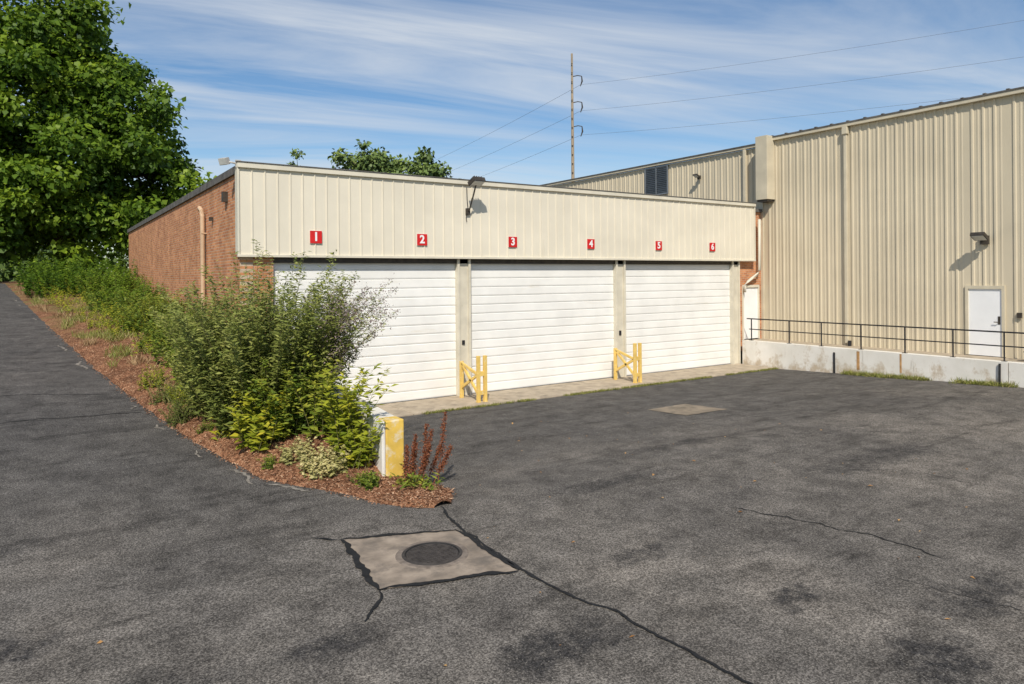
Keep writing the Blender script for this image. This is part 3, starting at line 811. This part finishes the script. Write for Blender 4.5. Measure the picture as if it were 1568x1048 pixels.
def tuft(x,y,z,n,h,sp=.05):
    b=np.array([x,y,z]); Pp=b+rg.normal(size=(n,3))*np.array([sp,sp,0]); D=rdir(n)*.8+np.array([0,0,1.])
    lv.add(Pp,D,rdir(n),rg.uniform(.3,1,n)*h,np.full(n,.014),rg.normal(.5,.2,n))
for k in range(900):
    x=rg.uniform(.8,18)
    if mnoise.noise(Vector((x*.7,0,5)))<-.2: continue
    y=-1.66+rg.normal()*.03; tuft(x,y,gz(x,y),10,.09,.03)
for k in range(900):
    y=-rg.uniform(3.9,13)
    if mnoise.noise(Vector((y*.9,0,5)))<-.18: continue
    x=18.04-abs(rg.normal())*.09; tuft(x,y,gz(x,y),12,.20*rg.uniform(.4,1.2),.06)
for k in range(160):
    y=-rg.uniform(1,7.4); tuft(.72+abs(rg.normal())*.04,y,gz(.7,y),8,.12)
lv.build("joint_grass",L_grass)

# ------------------------------------------------------------------ sky, sun, camera
trav=Vector((.55,.80,-.97)).normalized()
elev=math.asin(-trav.z); az=math.atan2(-trav.x,-trav.y)
w=bpy.data.worlds.new("World"); S.world=w; w.use_nodes=True; nt=w.node_tree
bg=nt.nodes['Background']; bg.inputs['Strength'].default_value=.115
sky=N(nt,'ShaderNodeTexSky'); sky.sky_type='NISHITA'; sky.sun_disc=False
sky.sun_elevation=elev; sky.sun_rotation=az%(2*math.pi); sky.air_density=1.0; sky.dust_density=.4; sky.ozone_density=2.0
hs_=N(nt,'ShaderNodeHueSaturation'); hs_.inputs['Saturation'].default_value=1.18; nt.links.new(sky.outputs[0],hs_.inputs['Color'])
tc=N(nt,'ShaderNodeTexCoord'); sep=N(nt,'ShaderNodeSeparateXYZ'); nt.links.new(tc.outputs['Generated'],sep.inputs[0])
zz=math_(nt,'MAXIMUM',sep.outputs['Z'],0.0); zz=math_(nt,'ADD',zz,.10)
u=math_(nt,'DIVIDE',sep.outputs['X'],zz); vv=math_(nt,'DIVIDE',sep.outputs['Y'],zz)
cb=N(nt,'ShaderNodeCombineXYZ'); nt.links.new(u,cb.inputs[0]); nt.links.new(vv,cb.inputs[1])
rot=N(nt,'ShaderNodeVectorRotate'); rot.rotation_type='Z_AXIS'; rot.inputs['Angle'].default_value=math.radians(33.8-20); nt.links.new(cb.outputs[0],rot.inputs['Vector'])
def cn(scale,sx,sy,detail,rough,dist,off):
    mp=N(nt,'ShaderNodeMapping'); mp.inputs['Scale'].default_value=(sx,sy,1); mp.inputs['Location'].default_value=off
    nt.links.new(rot.outputs[0],mp.inputs['Vector'])
    n=N(nt,'ShaderNodeTexNoise'); n.inputs['Scale'].default_value=scale; n.inputs['Detail'].default_value=detail; n.inputs['Roughness'].default_value=rough; n.inputs['Distortion'].default_value=dist
    nt.links.new(mp.outputs[0],n.inputs['Vector']); return n.outputs['Fac']
a=cn(1.0,.32,1.4,7,.60,1.1,(3.1,1.7,0)); b=cn(.6,.5,.9,3,.5,.3,(7.6,2.4,0))
fa=N2rgb(nt,ramp(nt,a,[(.39,0),(.69,1)])); fb=N2rgb(nt,ramp(nt,b,[(.34,.22),(.58,1)]))
f=math_(nt,'MULTIPLY',fa,fb); f=math_(nt,'MULTIPLY',f,.85)
c=mix(nt,hs_.outputs[0],(5.9,6.3,6.8),f)
nt.links.new(c,bg.inputs['Color'])
sl=bpy.data.lights.new("sun","SUN"); sl.energy=4.3; sl.angle=math.radians(.53); sl.color=(1,.93,.82)
so=bpy.data.objects.new("sun",sl); COL.objects.link(so); so.rotation_euler=trav.to_track_quat('-Z','Y').to_euler(); so.location=(-20,-40,40)

cam=bpy.data.cameras.new("camera"); co=bpy.data.objects.new("camera",cam); COL.objects.link(co)
cam.sensor_width=36; cam.lens=1077/1568*36; cam.shift_y=-(524-424.8)/1568; cam.clip_end=4000; cam.clip_start=.1
co.matrix_world=Matrix.Translation(CAM)@Matrix.Rotation(math.radians(-33.84),4,'Z')@Matrix.Rotation(math.pi/2,4,'X')@Matrix.Rotation(math.radians(-.49),4,'Z')
S.camera=co
S.view_settings.view_transform='Standard'; S.view_settings.look='None'; S.view_settings.exposure=0
